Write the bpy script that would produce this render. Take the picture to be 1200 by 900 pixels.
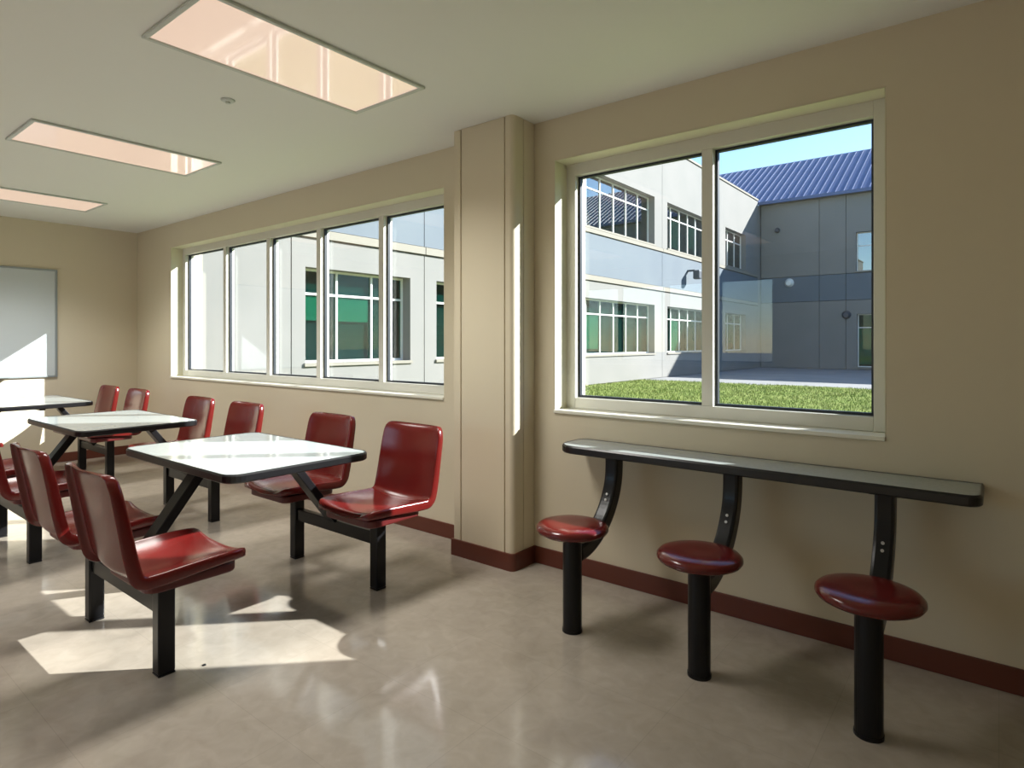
import bpy, bmesh, math, random
from mathutils import Vector, Matrix, Quaternion
random.seed(7)
PI = math.pi
scene = bpy.context.scene
for o in list(bpy.data.objects): bpy.data.objects.remove(o, do_unlink=True)
COL = scene.collection

# ------------------------------------------------------------------ camera
H_CAM = 1.30
FPX, CXP, CYP = 719.0, 600.0, 401.7           # focal length and horizon in 1200x900 pixels
TH = math.atan2(906, 719)
RIGHT = Vector((math.sin(TH), math.cos(TH), 0)); FWD = Vector((-math.cos(TH), math.sin(TH), 0))
cam_d = bpy.data.cameras.new('camera'); cam = bpy.data.objects.new('camera', cam_d); COL.objects.link(cam)
cam.location = (0, -2.941, H_CAM)
cam.rotation_euler = Matrix((RIGHT, Vector((0, 0, 1)), -FWD)).transposed().to_euler()
cam_d.sensor_width = 36; cam_d.lens = 36 * FPX / 1200
cam_d.shift_y = (CYP - 450) / 1200.0
cam_d.clip_start = .05; cam_d.clip_end = 300
scene.camera = cam

# ------------------------------------------------------------------ world, sun, exposure
SUN_DIR = Vector((1.0, 1.0, .77)).normalized()
SUN_STRENGTH = 12.8
SKY_STRENGTH = 1.08
LAMP_WATTS = 19.0
w = bpy.data.worlds.new('sky'); scene.world = w; w.use_nodes = True
nt = w.node_tree; nt.nodes.clear()
out = nt.nodes.new('ShaderNodeOutputWorld'); bg = nt.nodes.new('ShaderNodeBackground')
sky = nt.nodes.new('ShaderNodeTexSky'); sky.sky_type = 'NISHITA'; sky.sun_disc = False
sky.sun_elevation = math.asin(SUN_DIR.z); sky.sun_rotation = math.atan2(SUN_DIR.x, SUN_DIR.y)
sky.air_density = 1.0; sky.dust_density = .0; sky.ozone_density = 2.6
nt.links.new(sky.outputs[0], bg.inputs[0]); bg.inputs[1].default_value = SKY_STRENGTH * .24
nt.links.new(bg.outputs[0], out.inputs[0])
sd = bpy.data.lights.new('sun', 'SUN'); sd.energy = SUN_STRENGTH; sd.angle = math.radians(.53); sd.color = (1, .99, .965)
so = bpy.data.objects.new('sun', sd); COL.objects.link(so); so.location = (20, 20, 25)
so.rotation_euler = SUN_DIR.to_track_quat('Z', 'Y').to_euler()
vs = scene.view_settings; vs.view_transform = 'Standard'; vs.look = 'None'; vs.gamma = 1; vs.use_curve_mapping = False
vs.exposure = 0.44
scene.cycles.diffuse_bounces = 6; scene.cycles.max_bounces = 14; scene.cycles.transparent_max_bounces = 24

# ------------------------------------------------------------------ materials
MATS = {}
def lin(c):
    return tuple((v / 255 / 12.92 if v / 255 <= .04045 else ((v / 255 + .055) / 1.055) ** 2.4) for v in c)
def mat(name, base, rough=.5, metal=0., spec=.5, coat=0., noise=None, bump=None, emit=None, emit_s=0.):
    """noise=(scale, second colour, stretch) mottles the colour, bump=(scale, strength) gives fine relief"""
    m = bpy.data.materials.new(name); m.use_nodes = True; n = m.node_tree.nodes; l = m.node_tree.links
    p = n['Principled BSDF']
    p.inputs['Base Color'].default_value = (*base, 1); p.inputs['Roughness'].default_value = rough
    p.inputs['Metallic'].default_value = metal; p.inputs['Specular IOR Level'].default_value = spec
    p.inputs['Coat Weight'].default_value = coat
    tc = n.new('ShaderNodeTexCoord')
    if noise:
        mp = n.new('ShaderNodeMapping'); mp.inputs['Scale'].default_value = noise[2] if len(noise) > 2 else (1, 1, 1)
        t = n.new('ShaderNodeTexNoise'); t.inputs['Scale'].default_value = noise[0]; t.inputs['Detail'].default_value = 6
        mx = n.new('ShaderNodeMix'); mx.data_type = 'RGBA'
        mx.inputs[6].default_value = (*base, 1); mx.inputs[7].default_value = (*noise[1], 1)
        rp = n.new('ShaderNodeMapRange'); rp.inputs[1].default_value = .35; rp.inputs[2].default_value = .65
        l.new(tc.outputs['Object'], mp.inputs[0]); l.new(mp.outputs[0], t.inputs[0])
        l.new(t.outputs[0], rp.inputs[0]); l.new(rp.outputs[0], mx.inputs[0]); l.new(mx.outputs[2], p.inputs['Base Color'])
    if bump:
        t2 = n.new('ShaderNodeTexNoise'); t2.inputs['Scale'].default_value = bump[0]; t2.inputs['Detail'].default_value = 4
        b = n.new('ShaderNodeBump'); b.inputs['Strength'].default_value = bump[1]; b.inputs['Distance'].default_value = .01
        l.new(tc.outputs['Object'], t2.inputs[0]); l.new(t2.outputs[0], b.inputs['Height']); l.new(b.outputs[0], p.inputs['Normal'])
    if emit:
        p.inputs['Emission Color'].default_value = (*emit, 1); p.inputs['Emission Strength'].default_value = emit_s
    MATS[name] = m
    return m
def glass(name, tint, refl=1.0, rough=0.0, base=0.0):
    m = bpy.data.materials.new(name); m.use_nodes = True; n = m.node_tree.nodes; l = m.node_tree.links; n.clear()
    o = n.new('ShaderNodeOutputMaterial'); t = n.new('ShaderNodeBsdfTransparent'); g = n.new('ShaderNodeBsdfGlossy')
    fr = n.new('ShaderNodeFresnel'); ge = n.new('ShaderNodeNewGeometry'); mr = n.new('ShaderNodeMapRange')
    mr.inputs[3].default_value = 1.5; mr.inputs[4].default_value = 1 / 1.5     # same air-to-glass Fresnel on both faces of the sheet
    l.new(ge.outputs['Backfacing'], mr.inputs[0]); l.new(mr.outputs[0], fr.inputs[0])
    mu = n.new('ShaderNodeMath'); mu.operation = 'MULTIPLY_ADD'; mu.inputs[1].default_value = refl; mu.inputs[2].default_value = base; mu.use_clamp = True
    mx = n.new('ShaderNodeMixShader'); t.inputs[0].default_value = (*tint, 1); g.inputs['Roughness'].default_value = rough
    l.new(fr.outputs[0], mu.inputs[0]); l.new(mu.outputs[0], mx.inputs[0])
    l.new(t.outputs[0], mx.inputs[1]); l.new(g.outputs[0], mx.inputs[2]); l.new(mx.outputs[0], o.inputs[0])
    MATS[name] = m
    return m
def floor_mat():
    m = mat('polished_floor', lin((176, 160, 136)), .2, spec=.5)
    n = m.node_tree.nodes; l = m.node_tree.links; p = n['Principled BSDF']
    tc = n.new('ShaderNodeTexCoord')
    a = n.new('ShaderNodeTexNoise'); a.inputs['Scale'].default_value = 2.2; a.inputs['Detail'].default_value = 9; a.inputs['Roughness'].default_value = .62
    b = n.new('ShaderNodeTexNoise'); b.inputs['Scale'].default_value = 14; b.inputs['Detail'].default_value = 8; b.inputs['Distortion'].default_value = .8
    br = n.new('ShaderNodeTexBrick'); br.offset = 0; br.inputs['Scale'].default_value = 1; br.inputs['Mortar Size'].default_value = .0012
    br.inputs['Brick Width'].default_value = .457; br.inputs['Row Height'].default_value = .457
    br.inputs['Color1'].default_value = (.46, .46, .46, 1); br.inputs['Color2'].default_value = (.56, .56, .56, 1); br.inputs['Mortar'].default_value = (.12, .12, .12, 1)
    ramp = n.new('ShaderNodeValToRGB'); e = ramp.color_ramp.elements
    e[0].position = .26; e[0].color = (*lin((141, 132, 119)), 1); e[1].position = .74; e[1].color = (*lin((169, 160, 147)), 1)
    mx = n.new('ShaderNodeMix'); mx.data_type = 'FLOAT'; mx.inputs[0].default_value = .45
    l.new(tc.outputs['Object'], a.inputs[0]); l.new(tc.outputs['Object'], b.inputs[0]); l.new(tc.outputs['Object'], br.inputs[0])
    l.new(a.outputs[0], mx.inputs[2]); l.new(b.outputs[0], mx.inputs[3]); l.new(mx.outputs[0], ramp.inputs[0])
    ov = n.new('ShaderNodeMix'); ov.data_type = 'RGBA'; ov.blend_type = 'OVERLAY'; ov.inputs[0].default_value = .16
    l.new(ramp.outputs[0], ov.inputs[6]); l.new(br.outputs[0], ov.inputs[7]); l.new(ov.outputs[2], p.inputs['Base Color'])
    mr = n.new('ShaderNodeMapRange'); mr.inputs[1].default_value = .3; mr.inputs[2].default_value = .7; mr.inputs[3].default_value = .07; mr.inputs[4].default_value = .16
    l.new(a.outputs[0], mr.inputs[0]); l.new(mr.outputs[0], p.inputs['Roughness'])
    bp = n.new('ShaderNodeBump'); bp.inputs['Strength'].default_value = .03; bp.inputs['Distance'].default_value = .01
    l.new(b.outputs[0], bp.inputs['Height']); l.new(bp.outputs[0], p.inputs['Normal'])
    return m
FLOOR = floor_mat()
WALL = mat('beige_wall_paint', lin((207, 197, 173)), .55, spec=.3, bump=(220, .04), noise=(.8, lin((209, 199, 176))))
CEIL = mat('white_ceiling_paint', lin((226, 227, 222)), .8, spec=.2, bump=(160, .03))
RETURN = mat('daylit_wall_return', lin((214, 210, 186)), .5, spec=.3)  # wall paint lightened here to stand for daylight on the returns
FRAME = mat('off_white_window_frame', lin((214, 213, 204)), .35)
GASKET = mat('dark_glazing_gasket', (.02, .026, .036), .5)
SILL = mat('white_sill', lin((226, 224, 210)), .3)
BASEB = mat('brown_rubber_baseboard', lin((94, 46, 32)), .42)
BLACK = mat('black_powder_coat', (.006, .006, .007), .3, spec=.3)
RED = mat('dark_red_moulded_plastic', lin((95, 24, 22)), .17, spec=.5, noise=(6, lin((89, 21, 19))), bump=(500, .03))
REDPAN = mat('dark_red_seat_pan', lin((84, 18, 18)), .4)
LAM = mat('pale_grey_laminate', lin((158, 165, 165)), .12, spec=.5, noise=(60, lin((151, 159, 158))))
EDGE = mat('black_vinyl_edge', (.006, .006, .007), .3)
STEEL = mat('brushed_bolt_steel', (.5, .5, .5), .35, metal=1)
BOARD = mat('whiteboard_enamel', lin((196, 204, 206)), .22, spec=.5)
ALU = mat('grey_aluminium', lin((150, 158, 160)), .35, metal=.4)
LENS = mat('pink_white_lamp_lens', lin((200, 182, 168)), .05, spec=.9, emit=lin((238, 208, 190)), emit_s=.5)
LAMPF = mat('grey_lamp_frame', lin((190, 196, 190)), .4)
GLASS = glass('clear_window_glass', (.96, .975, .975), 1.0)
CONC = mat('pale_concrete_panel', lin((129, 128, 124)), .85, spec=.15, noise=(.7, lin((134, 132, 128))), bump=(30, .15))
BAND = mat('blue_grey_band_panel', lin((106, 114, 121)), .85, spec=.15, noise=(.7, lin((110, 118, 124))))
TRIMC = mat('cream_concrete_trim', lin((140, 135, 124)), .8, spec=.15)
XFRAME = mat('white_exterior_frame', lin((226, 226, 220)), .5)
TGLASS = glass('green_tinted_glass', (.26, .55, .50), .6, base=.0)
RGLASS = glass('reflective_upper_glass', (.30, .48, .46), 1.2, base=.22)
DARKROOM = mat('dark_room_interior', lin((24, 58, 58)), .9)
BLIND = mat('pale_green_blind', lin((186, 226, 196)), .8)
ROOFM = mat('blue_grey_metal_roof', lin((84, 98, 134)), .5, spec=.3, noise=(.5, lin((90, 104, 138))))
PAVE = mat('pale_concrete_paving', lin((150, 149, 148)), .85, spec=.1, noise=(.6, lin((142, 141, 139))))
SOIL = mat('lawn_ground', lin((104, 120, 58)), .95, spec=.05, noise=(1.3, lin((124, 132, 74))), bump=(6, .6))
BLADE = mat('grass_blade', lin((122, 140, 70)), .8, spec=.1, noise=(.9, lin((146, 154, 92))))
GREYX = mat('dark_grey_fitting', lin((70, 76, 84)), .5)

# ------------------------------------------------------------------ helpers
def bbox(bm, x0, x1, y0, y1, z0, z1):
    v = [bm.verts.new((x, y, z)) for x in (x0, x1) for y in (y0, y1) for z in (z0, z1)]
    for f in ((0, 1, 3, 2), (4, 6, 7, 5), (0, 4, 5, 1), (2, 3, 7, 6), (0, 2, 6, 4), (1, 5, 7, 3)):
        bm.faces.new([v[i] for i in f])
    return v
def boxes(lst):
    bm = bmesh.new()
    for b in lst: bbox(bm, *b)
    return bm
def obj(name, bm, m, parent=None, smooth=False, bev=0, seg=2, loc=None):
    if isinstance(bm, bmesh.types.BMesh):
        bmesh.ops.recalc_face_normals(bm, faces=bm.faces)
        me = bpy.data.meshes.new(name); bm.to_mesh(me); bm.free()
    else: me = bm
    if m and not me.materials: me.materials.append(m)
    if smooth:
        for p in me.polygons: p.use_smooth = True
    o = bpy.data.objects.new(name, me); COL.objects.link(o)
    if parent: o.parent = parent
    if loc: o.location = loc
    if bev:
        b = o.modifiers.new('bevel', 'BEVEL'); b.width = bev; b.segments = seg; b.limit_method = 'ANGLE'; b.harden_normals = False
    return o
def thing(name, label, cat, loc=(0, 0, 0), rotz=0, group=None):
    o = bpy.data.objects.new(name, None); COL.objects.link(o); o.location = loc; o.rotation_euler = (0, 0, rotz)
    o.empty_display_size = .1
    o['label'] = label; o['category'] = cat
    if group: o['group'] = group
    return o
def tag(o, label, cat, group=None):
    o['label'] = label; o['category'] = cat
    if group: o['group'] = group
    return o
def struct(o, label=None, cat=None):
    o['kind'] = 'structure'
    if label: o['label'] = label
    if cat: o['category'] = cat
    return o
def dup(root, loc, rotz, label):
    r = root.copy(); COL.objects.link(r); r.location = loc; r.rotation_euler = (0, 0, rotz); r['label'] = label
    for ch in list(root.children):
        c = ch.copy(); COL.objects.link(c); c.parent = r
        for g in ch.children:
            d = g.copy(); COL.objects.link(d); d.parent = c
    return r
def cyl(bm, p0, p1, r0, r1=None, n=16, cap=True):
    p0 = Vector(p0); p1 = Vector(p1); r1 = r0 if r1 is None else r1
    d = (p1 - p0).normalized(); a = d.orthogonal().normalized(); b = d.cross(a)
    A = [bm.verts.new(p0 + (a * math.cos(2 * PI * i / n) + b * math.sin(2 * PI * i / n)) * r0) for i in range(n)]
    B = [bm.verts.new(p1 + (a * math.cos(2 * PI * i / n) + b * math.sin(2 * PI * i / n)) * r1) for i in range(n)]
    for i in range(n): bm.faces.new((A[i], A[(i + 1) % n], B[(i + 1) % n], B[i]))
    if cap: bm.faces.new(A[::-1]); bm.faces.new(B)
def loft(bm, rings, caps=True):
    R = [[bm.verts.new(p) for p in r] for r in rings]
    n = len(R[0])
    for a, b in zip(R, R[1:]):
        for i in range(n): bm.faces.new((a[i], a[(i + 1) % n], b[(i + 1) % n], b[i]))
    if caps: bm.faces.new(R[0][::-1]); bm.faces.new(R[-1])
def lathe(bm, prof, n=40, c=(0, 0)):
    rings = [[(c[0] + r * math.cos(2 * PI * i / n), c[1] + r * math.sin(2 * PI * i / n), z) for i in range(n)] for r, z in prof]
    loft(bm, rings)
def round_rect(x0, x1, y0, y1, radii, n=8):
    """outline, corners in order (x0,y0),(x1,y0),(x1,y1),(x0,y1)"""
    pts = []
    for (cx, cy, a0, r) in ((x0, y0, PI, radii[0]), (x1, y0, 1.5 * PI, radii[1]), (x1, y1, 0, radii[2]), (x0, y1, .5 * PI, radii[3])):
        sx = 1 if cx == x0 else -1; sy = 1 if cy == y0 else -1
        ox, oy = cx + sx * r, cy + sy * r
        for k in range(n + 1):
            a = a0 + .5 * PI * k / n
            pts.append((ox + r * math.cos(a), oy + r * math.sin(a)))
    return pts
def slab(bm, pts, z0, z1):
    a = [bm.verts.new((x, y, z0)) for x, y in pts]; b = [bm.verts.new((x, y, z1)) for x, y in pts]; n = len(pts)
    for i in range(n): bm.faces.new((a[i], a[(i + 1) % n], b[(i + 1) % n], b[i]))
    bm.faces.new(a[::-1]); bm.faces.new(b)
def inset_pts(pts, d):
    n = len(pts); out = []
    for i in range(n):
        p0 = Vector(pts[i - 1]); p1 = Vector(pts[i]); p2 = Vector(pts[(i + 1) % n])
        t = (p2 - p0)
        if t.length < 1e-9: out.append(tuple(p1)); continue
        t.normalize(); out.append((p1.x - t.y * d, p1.y + t.x * d))
    return out

# ------------------------------------------------------------------ room shell
XB, XF, YL, ZC, WT = -8.01, 3.6, -6.2, 2.60, .34
struct(obj('floor', boxes([(XB - .2, XF + .2, YL - WT, WT, -.2, 0)]), FLOOR))
struct(obj('ceiling', boxes([(XB - .2, XF + .2, YL - WT, WT, ZC, ZC + .3)]), CEIL))
W1 = (-7.105, -2.915, .915, 2.345); W2 = (-2.02, -.365, .893, 2.358)
struct(obj('wall_right', boxes([
    (XB - .2, W1[0], 0, WT, 0, ZC), (W1[1], W2[0], 0, WT, 0, ZC), (W2[1], XF + .2, 0, WT, 0, ZC),
    (W1[0], W1[1], 0, WT, 0, W1[2]), (W1[0], W1[1], 0, WT, W1[3], ZC),
    (W2[0], W2[1], 0, WT, 0, W2[2]), (W2[0], W2[1], 0, WT, W2[3], ZC)]), WALL))
struct(obj('wall_back', boxes([(XB - .2, XB, YL, 0, 0, ZC)]), WALL))
W3 = (-7.0, -2.6, .915, 2.345)  # opening for an unseen window, added to let in fill daylight
struct(obj('wall_left', boxes([(XB - .2, W3[0], YL - WT, YL, 0, ZC), (W3[1], XF + .2, YL - WT, YL, 0, ZC),
    (W3[0], W3[1], YL - WT, YL, 0, W3[2]), (W3[0], W3[1], YL - WT, YL, W3[3], ZC)]), WALL))
struct(obj('wall_front', boxes([(XF, XF + .2, YL, 0, 0, ZC)]), WALL))

# column between the windows, clad in separate boards with shadow gaps
CX0, CX1, CY = -2.625, -2.162, -.208
col_ = thing('column', 'beige boxed column clad in flat boards between the two windows', 'column', ((CX0 + CX1) / 2, CY / 2, 0)); struct(col_)
ox, oy = -(CX0 + CX1) / 2, -CY / 2
def colpart(name, b, bev=.004):
    x0, x1, y0, y1, z0, z1 = b
    return obj(name, boxes([(x0 + ox, x1 + ox, y0 + oy, y1 + oy, z0, z1)]), WALL, col_, bev=bev)
colpart('core', (CX0 + .012, CX1 - .012, CY + .012, -.0005, 0, ZC), 0)
G1, G2 = -2.567, -2.222
colpart('face_board', (G1 + .004, G2 - .004, CY, CY + .011, 0, ZC))
colpart('edge_board', (CX0, G1 - .004, CY, CY + .011, 0, ZC))
colpart('side_board', (CX0, CX0 + .011, CY + .0115, -.001, 0, ZC), 0)
bm = bmesh.new()
r = .03; pts = [(G2 + .004, CY + .011), (G2 + .004, CY)]
pts += [(CX1 - r + r * math.sin(a), CY + r - r * math.cos(a)) for a in [PI / 2 * k / 8 for k in range(9)]]
pts += [(CX1, CY + .095), (CX1 - .011, CY + .095), (CX1 - .011, CY + .011)]
slab(bm, [(x + ox, y + oy) for x, y in pts], 0, ZC)
obj('corner_guard', bm, WALL, col_)
colpart('side_board', (CX1 - .011, CX1, CY + .101, -.001, 0, ZC))

# baseboards
BH, BT = .098, .012
def base(name, b): return struct(obj(name, boxes(b), BASEB, bev=.003))
base('baseboard_right', [(W2[0] - .2 + .06, XF, -BT, 0, 0, BH), (XB, CX0, -BT, 0, 0, BH)])
bm = bmesh.new()
r = .035
op = [(CX0 - BT, 0), (CX0 - BT, CY - BT)] + [(CX1 + BT - r + r * math.sin(a), CY - BT + r - r * math.cos(a)) for a in [PI / 2 * k / 6 for k in range(7)]] + [(CX1 + BT, 0)]
ip = [(CX0, 0), (CX0, CY)] + [(CX1 - r + BT + (r - BT) * math.sin(a), CY - BT + r - (r - BT) * math.cos(a)) for a in [PI / 2 * k / 6 for k in range(7)]] + [(CX1, 0)]
loft(bm, [[(a[0], a[1], 0), (a[0], a[1], BH), (b[0], b[1], BH), (b[0], b[1], 0)] for a, b in zip(op, ip)])
struct(obj('baseboard_column', bm, BASEB))
base('baseboard_back', [(XB, XB + BT, YL, -BT, 0, BH)])
base('baseboard_left', [(XB + BT, XF, YL, YL + BT, 0, BH)])
base('baseboard_front', [(XF - BT, XF, YL + BT, -BT, 0, BH)])

# windows
FY0, FY1, GY = .125, .218, .190
def window(name, W, mulls, label):
    x0, x1, z0, z1 = W; e = .0012
    t = thing(name, label, 'window', ((x0 + x1) / 2, 0, z0)); struct(t)
    mx, mz = -(x0 + x1) / 2, -z0
    def part(nm, bl, m, parent=t, bev=.003):
        return obj(nm, boxes([(a + mx, b + mx, c, d, f + mz, g + mz) for a, b, c, d, f, g in bl]), m, parent, bev=bev)
    fs, ft = .062, .072
    # painted returns of the reveal
    part('reveal', [(x0 + e, x0 + .004, .001, FY0, z0 + .02, z1 - e), (x1 - .004, x1 - e, .001, FY0, z0 + .02, z1 - e),
                    (x0 + .004, x1 - .004, .001, FY0, z1 - .004, z1 - e)], RETURN, bev=0)
    part('window_sill', [(x0 + e, x1 - e, -.012, FY0 + .02, z0 + e, z0 + .02)], SILL)
    part('frame', [(x0 + e, x0 + fs, FY0, FY1, z0 + .021, z1 - e), (x1 - fs, x1 - e, FY0, FY1, z0 + .021, z1 - e),
                   (x0 + fs, x1 - fs, FY0, FY1, z0 + .021, z0 + ft + .012), (x0 + fs, x1 - fs, FY0, FY1, z1 - ft, z1 - e)], FRAME)
    for m in mulls: part('mullion', [(m - .029, m + .029, FY0 + .002, FY1 - .002, z0 + ft + .012, z1 - ft)], FRAME)
    ed = [x0 + fs] + sum([[m - .029, m + .029] for m in mulls], []) + [x1 - fs]
    for a, b in zip(ed[::2], ed[1::2]):
        p = part('pane', [(a + .002, b - .002, GY - .003, GY + .003, z0 + ft + .014, z1 - ft - .002)], GLASS, bev=0)
        gx0, gx1, gz0, gz1, k = a + mx + .001, b + mx - .001, z0 + ft + .013 + mz, z1 - ft - .001 + mz, .012
        obj('gasket', boxes([(gx0, gx0 + k, GY - .028, GY - .0035, gz0, gz1), (gx1 - k, gx1, GY - .028, GY - .0035, gz0, gz1),
                             (gx0 + k, gx1 - k, GY - .028, GY - .0035, gz0, gz0 + k), (gx0 + k, gx1 - k, GY - .028, GY - .0035, gz1 - k, gz1)]), GASKET, p)
    return t
window('window_1', W1, [-6.165, -5.34, -4.54, -3.72], 'long ribbon window of five panes beside the column')
window('window_2', W2, [-1.165], 'square two-pane window above the narrow wall counter')
for nm, W, lb in (('fill_window', W3, 'unseen five-pane window added for fill light in the wall opposite the ribbon window'),):  # out of view, put in to brighten the room from behind the camera
    o_ = window(nm, W, [W[0] + (W[1] - W[0]) * k / 5 for k in (1, 2, 3, 4)], lb)
    o_.location.y = YL; o_.rotation_euler = (0, 0, PI)

# ------------------------------------------------------------------ ceiling lamps
def ceiling_lamp(cx, cy, label, lx=.56, ly=1.11):
    t = thing('ceiling_lamp', label, 'ceiling lamp', (cx, cy, ZC), group='recessed ceiling lamps')
    a, b = lx / 2, ly / 2; fw = .022
    obj('frame', boxes([(-a, -a + fw, -b, b, -.014, -.0005), (a - fw, a, -b, b, -.014, -.0005),
                        (-a + fw, a - fw, -b, -b + fw, -.014, -.0005), (-a + fw, a - fw, b - fw, b, -.014, -.0005)]), LAMPF, t, bev=.004)
    obj('diffuser', boxes([(-a + fw, a - fw, -b + fw, b - fw, -.006, -.001)]), LENS, t)
    ld = bpy.data.lights.new('lamp_light', 'AREA'); ld.shape = 'RECTANGLE'; ld.size = lx - .06; ld.size_y = ly - .06
    ld.energy = LAMP_WATTS; ld.spread = math.radians(118); ld.color = (1, .97, .92)
    lo = bpy.data.objects.new('lamp_light', ld); COL.objects.link(lo); lo.parent = t; lo.location = (0, 0, -.016)
    return t
ceiling_lamp(-2.56, -1.33, 'large recessed ceiling lamp nearest the column, showing window reflections')
ceiling_lamp(-4.66, -1.335, 'recessed ceiling lamp between the nearest and the farthest one')
ceiling_lamp(-6.78, -1.36, 'farthest recessed ceiling lamp, close to the whiteboard wall')
for k, wd in enumerate(('far left corner', 'far part', 'middle', 'near part', 'near end')):
    ceiling_lamp(-6.78 + 2.11 * k, -4.45, 'unseen fill lamp added in a second ceiling row, over the %s of the room' % wd)  # this row is out of view, added to raise the room's brightness
bm = bmesh.new(); lathe(bm, [(.001, 0), (.036, 0), (.036, -.004), (.03, -.009), (.012, -.011), (.012, -.02), (.001, -.021)], 24)
tag(obj('sprinkler_head', bm, LAMPF, smooth=False, loc=(-3.232, -1.314, ZC - .0005)), 'small round sprinkler cover on the ceiling between two lamps', 'sprinkler')

# ------------------------------------------------------------------ whiteboard
wb = thing('whiteboard', 'white wall board with grey metal frame on the far wall', 'whiteboard', (XB, -1.95, .95))
yb0, yb1, zb1 = -1.15, 1.135, 1.12
obj('panel', boxes([(.002, .014, yb0, yb1, 0, zb1)]), BOARD, wb)
obj('frame', boxes([(.001, .022, yb0 - .02, yb0, -.02, zb1 + .02), (.001, .022, yb1, yb1 + .02, -.02, zb1 + .02),
                    (.001, .022, yb0, yb1, zb1, zb1 + .02), (.001, .022, yb0, yb1, -.02, 0)]), ALU, wb, bev=.003)
obj('pen_tray', boxes([(.022, .085, yb0 + .02, .74, -.012, -.002), (.077, .085, yb0 + .02, .74, -.002, .006)]), ALU, wb, bev=.002)

# ------------------------------------------------------------------ chairs
def shell_mesh():
    """moulded one-piece seat and back: closed sections lofted from the front lip to the top edge; local +Y is forward"""
    prof = [(.236, .4585), (.229, .4595), (.19, .459), (.13, .456), (.05, .449), (-.03, .444), (-.09, .441), (-.127, .4425)]
    c = (-.132, .498); r = .056
    for k in range(1, 8):
        a = math.radians(-90 - 80 * k / 7); prof.append((c[0] + r * math.cos(a), c[1] + r * math.sin(a)))
    y0, z0 = prof[-1]
    for k in range(1, 9):
        s = k / 8; prof.append((y0 - .058 * s - .012 * s * s, z0 + (.842 - z0) * s))
    prof.append((prof[-1][0] - .0012, .849))
    P = [Vector((0, y, z)) for y, z in prof]; n = len(P); rings = []
    L = [0]
    for a, b in zip(P, P[1:]): L.append(L[-1] + (b - a).length)
    for i, p in enumerate(P):
        t = (P[min(i + 1, n - 1)] - P[max(i - 1, 0)]).normalized()
        N = Vector((0, t.z, -t.y))
        s = L[i] / L[-1]
        w = .228 + .006 * math.sin(PI * s)
        for d in (L[i], L[-1] - L[i]):
            if d < .045: w -= .040 * (1 - math.sqrt(max(0, 1 - (1 - d / .045) ** 2)))
        endf = 1.0; dr = .034 if i == 0 else (.030 if i == n - 1 else 0)
        conc = .024 + .014 * math.sin(PI * min(1, s * 1.6))
        th = .010 * endf; sk = (.040 + .012 * math.sin(PI * s)) * endf; ring = []
        K = 7
        top = [(-w + .016 + (2 * w - .032) * k / (K * 2), 0) for k in range(K * 2 + 1)]
        for v, _ in top: ring.append((v, conc * abs(v / w) ** 2.4 - dr))
        e = conc - dr; sk -= dr * .9
        ring += [(w - .006, e - .001), (w, e - .008), (w + .001, e - sk * .6), (w - .003, e - sk), (w - .009, e - sk), (w - .012, e - sk * .55), (w - .02, e - th * 1.6)]
        for v, _ in top[::-2][1:-1]: ring.append((v * .97, conc * abs(v / w) ** 2.4 - th - dr * .85))
        ring += [(-w + .02, e - th * 1.6), (-w + .012, e - sk * .55), (-w + .009, e - sk), (-w + .003, e - sk), (-w - .001, e - sk * .6), (-w, e - .008), (-w + .006, e - .001)]
        rings.append([p + Vector((v, 0, 0)) + N * q for v, q in ring])
    bm = bmesh.new(); loft(bm, rings)
    bmesh.ops.recalc_face_normals(bm, faces=bm.faces)
    me = bpy.data.meshes.new('shell'); bm.to_mesh(me); bm.free(); return me
def make_chair():
    t = thing('cafeteria_chair', '', 'chair', group='red moulded chairs at the cluster tables')
    sh = obj('shell', shell_mesh(), RED, t, smooth=True)
    sb = sh.modifiers.new('smooth', 'SUBSURF'); sb.levels = 1; sb.render_levels = 1
    bm = bmesh.new()
    slab(bm, round_rect(-.198, .198, -.135, .205, (.05,) * 4, 5), .392, .432)
    obj('seat_pan', bm, REDPAN, t, bev=.008)
    obj('mounting_plate', boxes([(-.075, .075, -.12, .12, .380, .392)]), BLACK, t, bev=.004)
    obj('post', boxes([(-.03, .03, -.032, .032, .008, .380)]), BLACK, t, bev=.007, seg=3)
    obj('foot_cap', boxes([(-.0305, .0305, -.0325, .0325, 0, .0085)]), BLACK, t, bev=.004)
    return t
TABLES = [(-2.955, -1.368), (-4.865, -1.318), (-6.99, -1.285)]
PX, PY = .378, .532
chair_labels = {
 (0, 1, -1): 'red moulded chair nearest the camera, its back to us, left of the front table',
 (0, -1, -1): 'red moulded chair with its back to us, just behind the nearest left chair',
 (0, 1, 1): 'red moulded chair closest to the column, facing the front table',
 (0, -1, 1): 'red moulded chair partly hidden behind the front tabletop, next to the column chair',
 (1, 1, -1): 'red chair cut by the left photo edge, nearest of the middle table left seats',
 (1, -1, -1): 'red chair at the left photo edge showing only seat and post, middle table',
 (1, 1, 1): 'red chair back just above the far corner of the front tabletop',
 (1, -1, 1): 'red chair whose back rises behind the right corner of the middle tabletop',
 (2, 1, 1): 'right one of two small red chairs at the far table near the room corner',
 (2, -1, 1): 'left one of two small red chairs at the far table near the room corner',
 (2, 1, -1): 'red chair at the far table beneath the whiteboard, nearer left seat',
 (2, -1, -1): 'red chair at the far table beneath the whiteboard, farther left seat',
}
proto = make_chair(); first = True
for (ti, sx, sy), lab in chair_labels.items():
    cx, cy = TABLES[ti]
    loc = (cx + sx * PX, cy + sy * PY, 0); rz = PI if sy > 0 else 0
    if first: proto.location = loc; proto.rotation_euler = (0, 0, rz); proto['label'] = lab; first = False
    else: dup(proto, loc, rz, lab)

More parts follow.
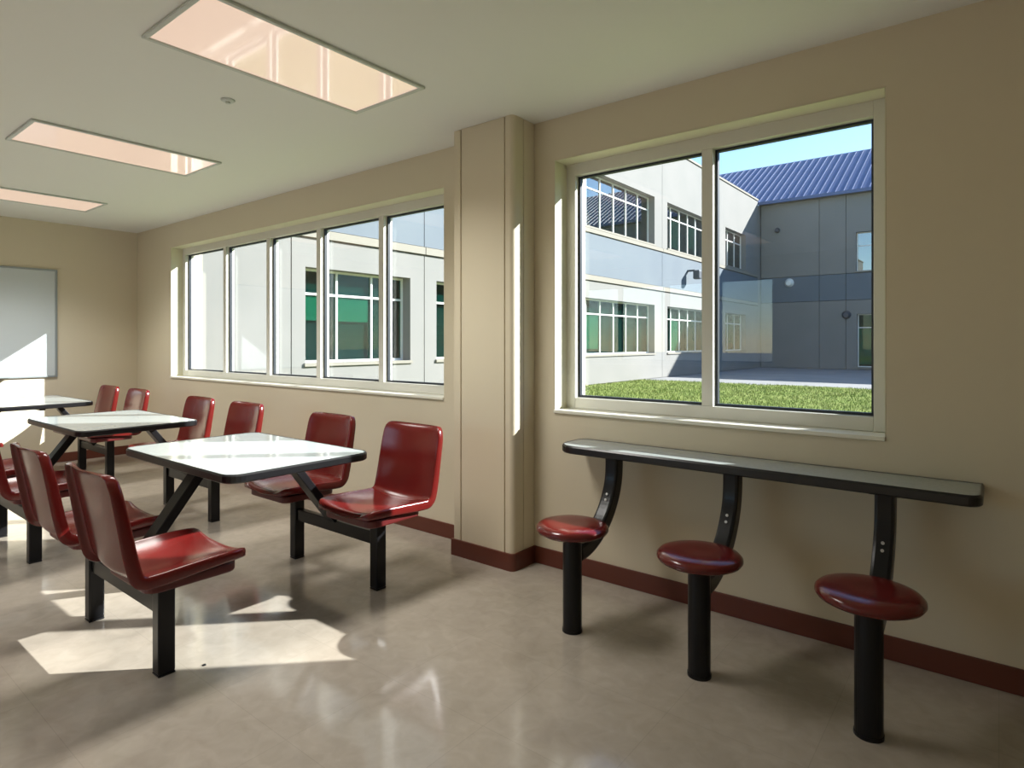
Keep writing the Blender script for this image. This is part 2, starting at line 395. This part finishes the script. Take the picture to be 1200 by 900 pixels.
# ------------------------------------------------------------------ cluster tables
def beam(bm, p0, p1, wx, th):
    """rectangular tube in a plane of constant x, wx wide along x and th deep across its run"""
    p0 = Vector(p0); p1 = Vector(p1); d = (p1 - p0).normalized(); nrm = Vector((0, -d.z, d.y)); X = Vector((1, 0, 0))
    loft(bm, [[p + X * (wx / 2) * a + nrm * (th / 2) * b for a, b in ((-1, -1), (1, -1), (1, 1), (-1, 1))] for p in (p0, p1)])
def make_table():
    t = thing('cluster_table', '', 'table', group='fixed four-seat cluster tables')
    LX, LY, zt = .55, .362, .765
    pts = round_rect(-LX, LX, -LY, LY, (.075,) * 4, 6)
    bm = bmesh.new(); slab(bm, inset_pts(pts, .006), zt - .032, zt); tp = obj('tabletop', bm, LAM, t)
    bm = bmesh.new(); a = pts; b = inset_pts(pts, .0065)
    loft_r = [[(p[0], p[1], z) for p in q] for q, z in ((b, zt - .036), (a, zt - .031), (a, zt - .006), (b, zt + .0015))]
    loft(bm, loft_r + [[(p[0], p[1], zt + .0012) for p in inset_pts(pts, .010)]], caps=False)
    obj('edge_band', bm, EDGE, tp, smooth=False)
    for s in (-1, 1):
        obj('beam', boxes([(-PX + .031, PX - .031, s * PY - .02, s * PY + .02, .232, .30)]), BLACK, t, bev=.004)
        bm = bmesh.new(); beam(bm, (0, s * (PY - .012), .302), (0, s * .205, .722), .085, .042); obj('leg', bm, BLACK, t, bev=.005)
        obj('leg_bracket', boxes([(-.075, .075, s * .20 - .075, s * .20 + .075, .721, .7285)]), BLACK, t, bev=.002)
    obj('underframe', boxes([(-.42, .42, -.022, .022, .705, .7285), (-.045, .045, -.19, .19, .700, .7205)]), BLACK, t, bev=.003)
    return t
tl = ['pale grey cluster table in front, nearest the camera, between four red chairs',
      'pale grey cluster table in the middle of the row',
      'farthest pale grey cluster table, under the whiteboard, cut by the left edge']
tp = make_table(); tp.location = (*TABLES[0], 0); tp['label'] = tl[0]
for k in (1, 2): dup(tp, (*TABLES[k], 0), 0, tl[k])

# ------------------------------------------------------------------ wall counter and stools
ct = thing('wall_counter', 'long narrow grey counter with black edge under the two-pane window', 'counter', (-.945, 0, 0))
zt = .765; pts = round_rect(-.89, .902, -.272, -.003, (.11, .05, .004, .05), 8)
bm = bmesh.new(); slab(bm, inset_pts(pts, .006), zt - .036, zt); tpo = obj('counter_top', bm, LAM, ct)
bm = bmesh.new(); b = inset_pts(pts, .0065)
loft(bm, [[(p[0], p[1], z) for p in q] for q, z in ((b, zt - .040), (pts, zt - .034), (pts, zt - .007), (b, zt + .0015))] + [[(p[0], p[1], zt + .0012) for p in inset_pts(pts, .010)]], caps=False)
obj('edge_band', bm, EDGE, tpo)
def make_stool():
    t = thing('wall_stool', '', 'stool', group='round red stools on arms under the counter')
    bm = bmesh.new()
    lathe(bm, [(.002, .438), (.10, .438), (.14, .441), (.156, .449), (.163, .460), (.162, .470), (.152, .480), (.13, .4865), (.09, .4885), (.05, .4872), (.002, .4865)], 56)
    obj('seat', bm, RED, t, smooth=True)
    bm = bmesh.new(); n = 28
    el = [(.043 * math.cos(2 * PI * k / n), .043 * math.sin(2 * PI * k / n)) for k in range(n)]
    slab(bm, el, .006, .428); obj('post', bm, BLACK, t, smooth=False, bev=.002)
    bm = bmesh.new(); slab(bm, [(x * 1.06, y * 1.06) for x, y in el], 0, .012); obj('foot_ring', bm, BLACK, t)
    bm = bmesh.new(); lathe(bm, [(.002, .428), (.085, .428), (.085, .4375), (.002, .4375)], 32); obj('seat_plate', bm, BLACK, t)
    # curved arm: from the post under the seat, sweeping up to the counter (+Y is towards the wall)
    pth = [(0.036, .345), (.10, .352), (.17, .375), (.24, .415), (.30, .47), (.348, .54), (.376, .61), (.385, .68), (.385, .7265)]
    P = [Vector((0, y, z)) for y, z in pth]
    # smooth the path
    def cr(p0, p1, p2, p3, s): return .5 * ((2 * p1) + (p2 - p0) * s + (2 * p0 - 5 * p1 + 4 * p2 - p3) * s * s + (3 * p1 - p0 - 3 * p2 + p3) * s ** 3)
    Q = []
    for i in range(len(P) - 1):
        for k in range(4): Q.append(cr(P[max(i - 1, 0)], P[i], P[i + 1], P[min(i + 2, len(P) - 1)], k / 4))
    Q.append(P[-1]); rings = []
    for i, p in enumerate(Q):
        tn = (Q[min(i + 1, len(Q) - 1)] - Q[max(i - 1, 0)]).normalized(); N = Vector((0, -tn.z, tn.y)); a, b, c = .034, .036, .012
        sec = [(-a + c, -b), (a - c, -b), (a - .003, -b + .003), (a, -b + c), (a, b - c), (a - .003, b - .003), (a - c, b), (-a + c, b), (-a + .003, b - .003), (-a, b - c), (-a, -b + c), (-a + .003, -b + .003)]
        rings.append([p + Vector((u, 0, 0)) + N * v for u, v in sec])
    bm = bmesh.new(); loft(bm, rings); obj('arm', bm, BLACK, t)
    obj('arm_plate', boxes([(-.05, .05, .345, .45, .7245, .7288)]), BLACK, t)
    for z, y in ((.545, .350), (.520, .337)):
        bm = bmesh.new(); cyl(bm, (.0, y - .040, z + .012), (.0, y - .032, z + .008), .006, n=12); obj('bolt', bm, STEEL, t)
    return t
sl = ['round red stool nearest the column, at the left end of the wall counter',
      'middle one of the three round red stools at the wall counter',
      'round red stool nearest the camera, at the right end of the wall counter']
st = make_stool(); SP = [(-1.510, -.600), (-.918, -.606), (-.338, -.612)]
st.location = (*SP[0], 0); st['label'] = sl[0]
for k in (1, 2): dup(st, (*SP[k], 0), 0, sl[k])
bm = bmesh.new(); lathe(bm, [(.001, .0), (.008, .0), (.007, .003), (.001, .004)], 12)
tag(obj('floor_bolt_cap', bm, BLACK, loc=(-2.51, -1.775, 0)), 'tiny black bolt cap on the floor in front of the nearest chair', 'bolt cap')

# ------------------------------------------------------------------ courtyard outside
GZ = -.2
struct(obj('ground', boxes([(-90, 90, 19.6, 120, GZ - .3, GZ - .004), (-90, 90, -90, WT + .02, GZ - .3, GZ - .02), (25.9, 90, WT + .02, 19.6, GZ - .3, GZ - .004)]), PAVE))
bm = bmesh.new(); NX, NY = 70, 40; x0, x1, y0, y1 = -11.38, 26, WT + .01, 19.9
g = [[bm.verts.new((x0 + (x1 - x0) * i / NX, y0 + (y1 - y0) * j / NY + (.18 * math.sin(i * .7) if j == NY else 0), GZ + .015 * math.sin(i * 1.3 + j * .7) * math.cos(j * 1.1 - i * .4))) for j in range(NY + 1)] for i in range(NX + 1)]
for i in range(NX):
    for j in range(NY): bm.faces.new((g[i][j], g[i + 1][j], g[i + 1][j + 1], g[i][j + 1]))
lawn = obj('lawn', bm, SOIL, smooth=True); lawn['kind'] = 'stuff'; lawn['label'] = 'sunlit green courtyard lawn outside the window'; lawn['category'] = 'lawn'
vs_, fs_ = [], []
for k in range(60000):
    y = random.uniform(5, 19.85); x = random.uniform(-11.3, 4)
    a = random.uniform(0, 2 * PI); hgt = random.uniform(.03, .075); wd = .012
    b = len(vs_); dx, dy = math.cos(a) * wd, math.sin(a) * wd
    vs_ += [(x - dx, y - dy, GZ - .01), (x + dx, y + dy, GZ - .01), (x + random.uniform(-.03, .03), y + random.uniform(-.03, .03), GZ + hgt)]
    fs_.append((b, b + 1, b + 2))
me = bpy.data.meshes.new('grass_blades'); me.from_pydata(vs_, [], fs_)
gb = obj('grass_blades', me, BLADE, lawn); gb['kind'] = 'stuff'

# --- sunlit wing: plane x = XA, facing +x
XA, YA, YB, ZR = -11.4, 35.28, 35.8, 9.85
ZG0, ZG1, ZS0, ZS1 = .87, 2.90, 5.45, 7.47
wa = thing('school_building', 'sunlit pale two-storey building wing with grey band and green windows', 'building', (XA, 18, GZ))
def wpart(root, nm, bl, m, parent=None, bev=0):
    o = root.location
    return obj(nm, boxes([(a - o.x, b - o.x, c - o.y, d - o.y, f - o.z, g_ - o.z) for a, b, c, d, f, g_ in bl]), m, parent or root, bev=bev)
BAYS = [(.36, 4.12, None), (4.12, 7.85, (4.45, 7.38, 3)), (7.85, 14.45, (8.28, 13.95, 6)), (14.45, 21.87, (15.05, 21.12, 6)), (21.87, 28.75, (22.4, 28.2, 6)), (28.75, YA, (29.7, 33.05, 3))]
J = .025; PD = .06; RC = .34
wpart(wa, 'core_wall', [(XA - 14, XA - PD - RC, .3, YA, GZ, ZR - .1)], BAND)
def panel(root, axis, p, a, b, z0, z1, op, m, sgn):
    """wall board spanning a..b, z0..z1 with an optional opening; axis 'x': plane x=p facing +x; 'y': plane y=p facing -y"""
    a += J / 2; b -= J / 2; z0 += J / 2; z1 -= J / 2
    rects = [(a, b, z0, z1)] if op is None else [(a, op[0], z0, z1), (op[1], b, z0, z1), (op[0], op[1], z0, op[2]), (op[0], op[1], op[3], z1)]
    d = PD + RC
    if axis == 'x': bl = [(p - d, p, r_[0], r_[1], r_[2], r_[3]) for r_ in rects]
    else: bl = [(r_[0], r_[1], p, p + d, r_[2], r_[3]) for r_ in rects]
    return wpart(root, 'wall_panel', bl, m)
def xwindow(root, axis, p, a, b, z0, z1, cols, trans, blinds=()):
    """recessed window with a grid frame, panes, a dark room behind; returns nothing"""
    q = .28; o = root.location
    def B(u0, u1, d0, d1, f, g_):      # d measured inwards from the wall face
        return (p - d1, p - d0, u0, u1, f, g_) if axis == 'x' else (u0, u1, p + d0, p + d1, f, g_)
    fw = .05; cw = (b - a) / cols
    bl = [B(a, b, q, q + .08, z0, z0 + fw), B(a, b, q, q + .08, z1 - fw, z1), B(a, b, q, q + .08, trans - fw / 2, trans + fw / 2)]
    for k in range(cols + 1):
        c = min(max(a + cw * k, a + fw / 2), b - fw / 2); bl.append(B(c - fw / 2, c + fw / 2, q - .004, q + .084, z0, z1))
    win = wpart(root, 'window', bl, XFRAME)
    wpart(root, 'sill', [B(a - .04, b + .04, -.05, q, z0 - .07, z0 - .001)], TRIMC)
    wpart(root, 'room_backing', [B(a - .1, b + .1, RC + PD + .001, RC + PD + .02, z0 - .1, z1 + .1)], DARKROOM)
    for k in range(cols):
        for (f, g_) in ((z0 + fw, trans - fw / 2), (trans + fw / 2, z1 - fw)):
            wpart(root, 'pane', [B(a + cw * k + fw / 2, a + cw * (k + 1) - fw / 2, q + .03, q + .04, f, g_)], RGLASS if z0 > 4 else TGLASS, win)
    for (k, f) in blinds:
        wpart(root, 'blind', [B(a + cw * k + .06, a + cw * (k + 1) - (.06 if k % 2 else .18), q + .05, q + .06, z0 + (z1 - z0) * f, trans - .03)], BLIND, win)
ROWS = [(GZ, 3.52, CONC, 0), (3.72, 5.22, BAND, 2), (5.38, ZR, CONC, 1)]
for bi, (a, b, wdw) in enumerate(BAYS):
    for z0, z1, m, kind in ROWS:
        op = None
        if wdw and kind == 0: op = (wdw[0], wdw[1], ZG0, ZG1)
        if wdw and kind == 1: op = (wdw[0], wdw[1], ZS0, ZS1)
        panel(wa, 'x', XA, a, b, z0, z1, op, m, 1)
        if op:
            bls = {1: [(0, .45), (1, .45)], 3: [(1, .1)], 4: [(1, .0), (3, .0)], 2: [(2, .4)], 5: [(1, .2)]}[bi] if kind == 0 else ([(1, .1), (3, .2)] if bi == 4 else ([(1, .1)] if bi == 5 else []))
            xwindow(wa, 'x', XA, op[0], op[1], op[2], op[3], wdw[2], op[3] - .54, bls)
    wpart(wa, 'cornice', [(XA - PD, XA + .06, a + J / 2, b - J / 2, 3.53, 3.71)], TRIMC)
    wpart(wa, 'cornice', [(XA - PD, XA + .05, a + J / 2, b - J / 2, 5.23, 5.37)], TRIMC)
wpart(wa, 'parapet_cap', [(XA - .5, XA + .05, .3, YA, ZR, ZR + .1)], TRIMC)
wpart(wa, 'parapet', [(XA - .46, XA - PD, .3, YA, ZR - .25, ZR - .001)], CONC)
lm = wpart(wa, 'wall_lamp', [(XA, XA + .35, 24.6, 24.72, 4.62, 4.70)], GREYX)
wpart(wa, 'lamp_head', [(XA + .30, XA + .62, 24.5, 24.82, 4.25, 4.66)], GREYX, lm, bev=.05)

# --- shaded wing with blue roof: plane y = YB, facing -y
wb_ = thing('school_building', 'shaded grey building wing with blue standing seam metal roof', 'building', (2, YB, GZ))
BX = 24
wpart(wb_, 'corner_pier', [(XA - .5, XA - .005, YA + .03, YB + .4, GZ, ZR - .25)], CONC)
wpart(wb_, 'core_wall', [(XA - 14, BX, YB + PD + RC, YB + 12, GZ, ZR - .1)], BAND)
XJ = [XA + .03, -8.12, -6.75, -3.4, 0, 3.4, 6.8, 10.2, 13.6, 17, 20.4, BX]
for i, (a, b) in enumerate(zip(XJ, XJ[1:])):
    for z0, z1, m, kind in ((GZ, 3.70, CONC, 0), (3.70, 5.20, BAND, 2), (5.20, ZR - .1, CONC, 1)):
        op = None
        if i >= 2 and i % 2 == 0 and kind == 0: op = (a + .55, b - .5, GZ + .15, 2.90)
        if i >= 2 and i % 2 == 0 and kind == 1: op = (a + .50, b - .5, 5.30, 7.47)
        panel(wb_, 'y', YB, a, b, z0, z1, op, m, -1)
        if op: xwindow(wb_, 'y', YB, op[0], op[1], op[2], op[3], 2, op[3] - .75, [(0, .05)] if kind == 0 else [(0, .05), (1, .05)])
# --- third side of the courtyard, far right of the window view (unseen, added to darken the reflections in the panes)
wc = thing('school_building', 'unseen pale two-storey wing added on the right of the courtyard for darker pane reflections', 'building', (32, 18, GZ))
wpart(wc, 'core_wall', [(32.06, 44, -8, YB - .6, GZ, ZR)], BAND)
for z0, z1, m, kind in ROWS:
    for k in range(6): wpart(wc, 'wall_panel', [(32, 32.055, -8 + k * 7.15 + .0125, -8 + (k + 1) * 7.15 - .0125, z0, z1)], m)
# roof
E0, E1, ZE, ZT = YB - .35, 42.2, ZR - .08, 13.75
o = wb_.location
bm = bmesh.new()
loft(bm, [[(x - o.x, E0 - o.y, ZE - o.z), (x - o.x, E1 - o.y, ZT - o.z), (x - o.x, E1 - o.y, ZT - .2 - o.z), (x - o.x, E0 - o.y, ZE - .12 - o.z)] for x in (XA - 14, BX + .3)])
roof = obj('roof', bm, ROOFM, wb_)
sl_ = math.hypot(E1 - E0, ZT - ZE); ang = math.atan2(ZT - ZE, E1 - E0)
seam_me = None
for k in range(130):
    x = XA - 13.9 + k * .42
    if x > BX: break
    if seam_me is None:
        bm = boxes([(-.02, .02, 0, sl_, .001, .032)]); s_ = obj('seam', bm, ROOFM, roof); seam_me = s_.data
    else:
        s_ = bpy.data.objects.new('seam', seam_me); COL.objects.link(s_); s_.parent = roof
    s_.location = (x - o.x, E0 - o.y, ZE - o.z); s_.rotation_euler = (ang, 0, 0)
wpart(wb_, 'eave_gutter', [(XA, BX + .3, E0 - .1, E0 + .02, ZE - .16, ZE + .02)], ROOFM)
wpart(wb_, 'soffit', [(XA, BX, E0 + .021, YB, ZE - .16, ZE - .125)], TRIMC)
def dome(root, nm, x, z, r_, m):
    bm = bmesh.new(); cyl(bm, (x - o.x, YB - o.y - .001, z - o.z), (x - o.x, YB - .22 - o.y, z - o.z - .02), r_, r_ * .55, 20); obj(nm, bm, m, root)
dome(wb_, 'wall_lamp', -9.74, 4.85, .26, XFRAME); dome(wb_, 'camera_dome', -10.41, 8.04, .16, GREYX); dome(wb_, 'alarm_bell', -6.72, 2.87, .24, GREYX)
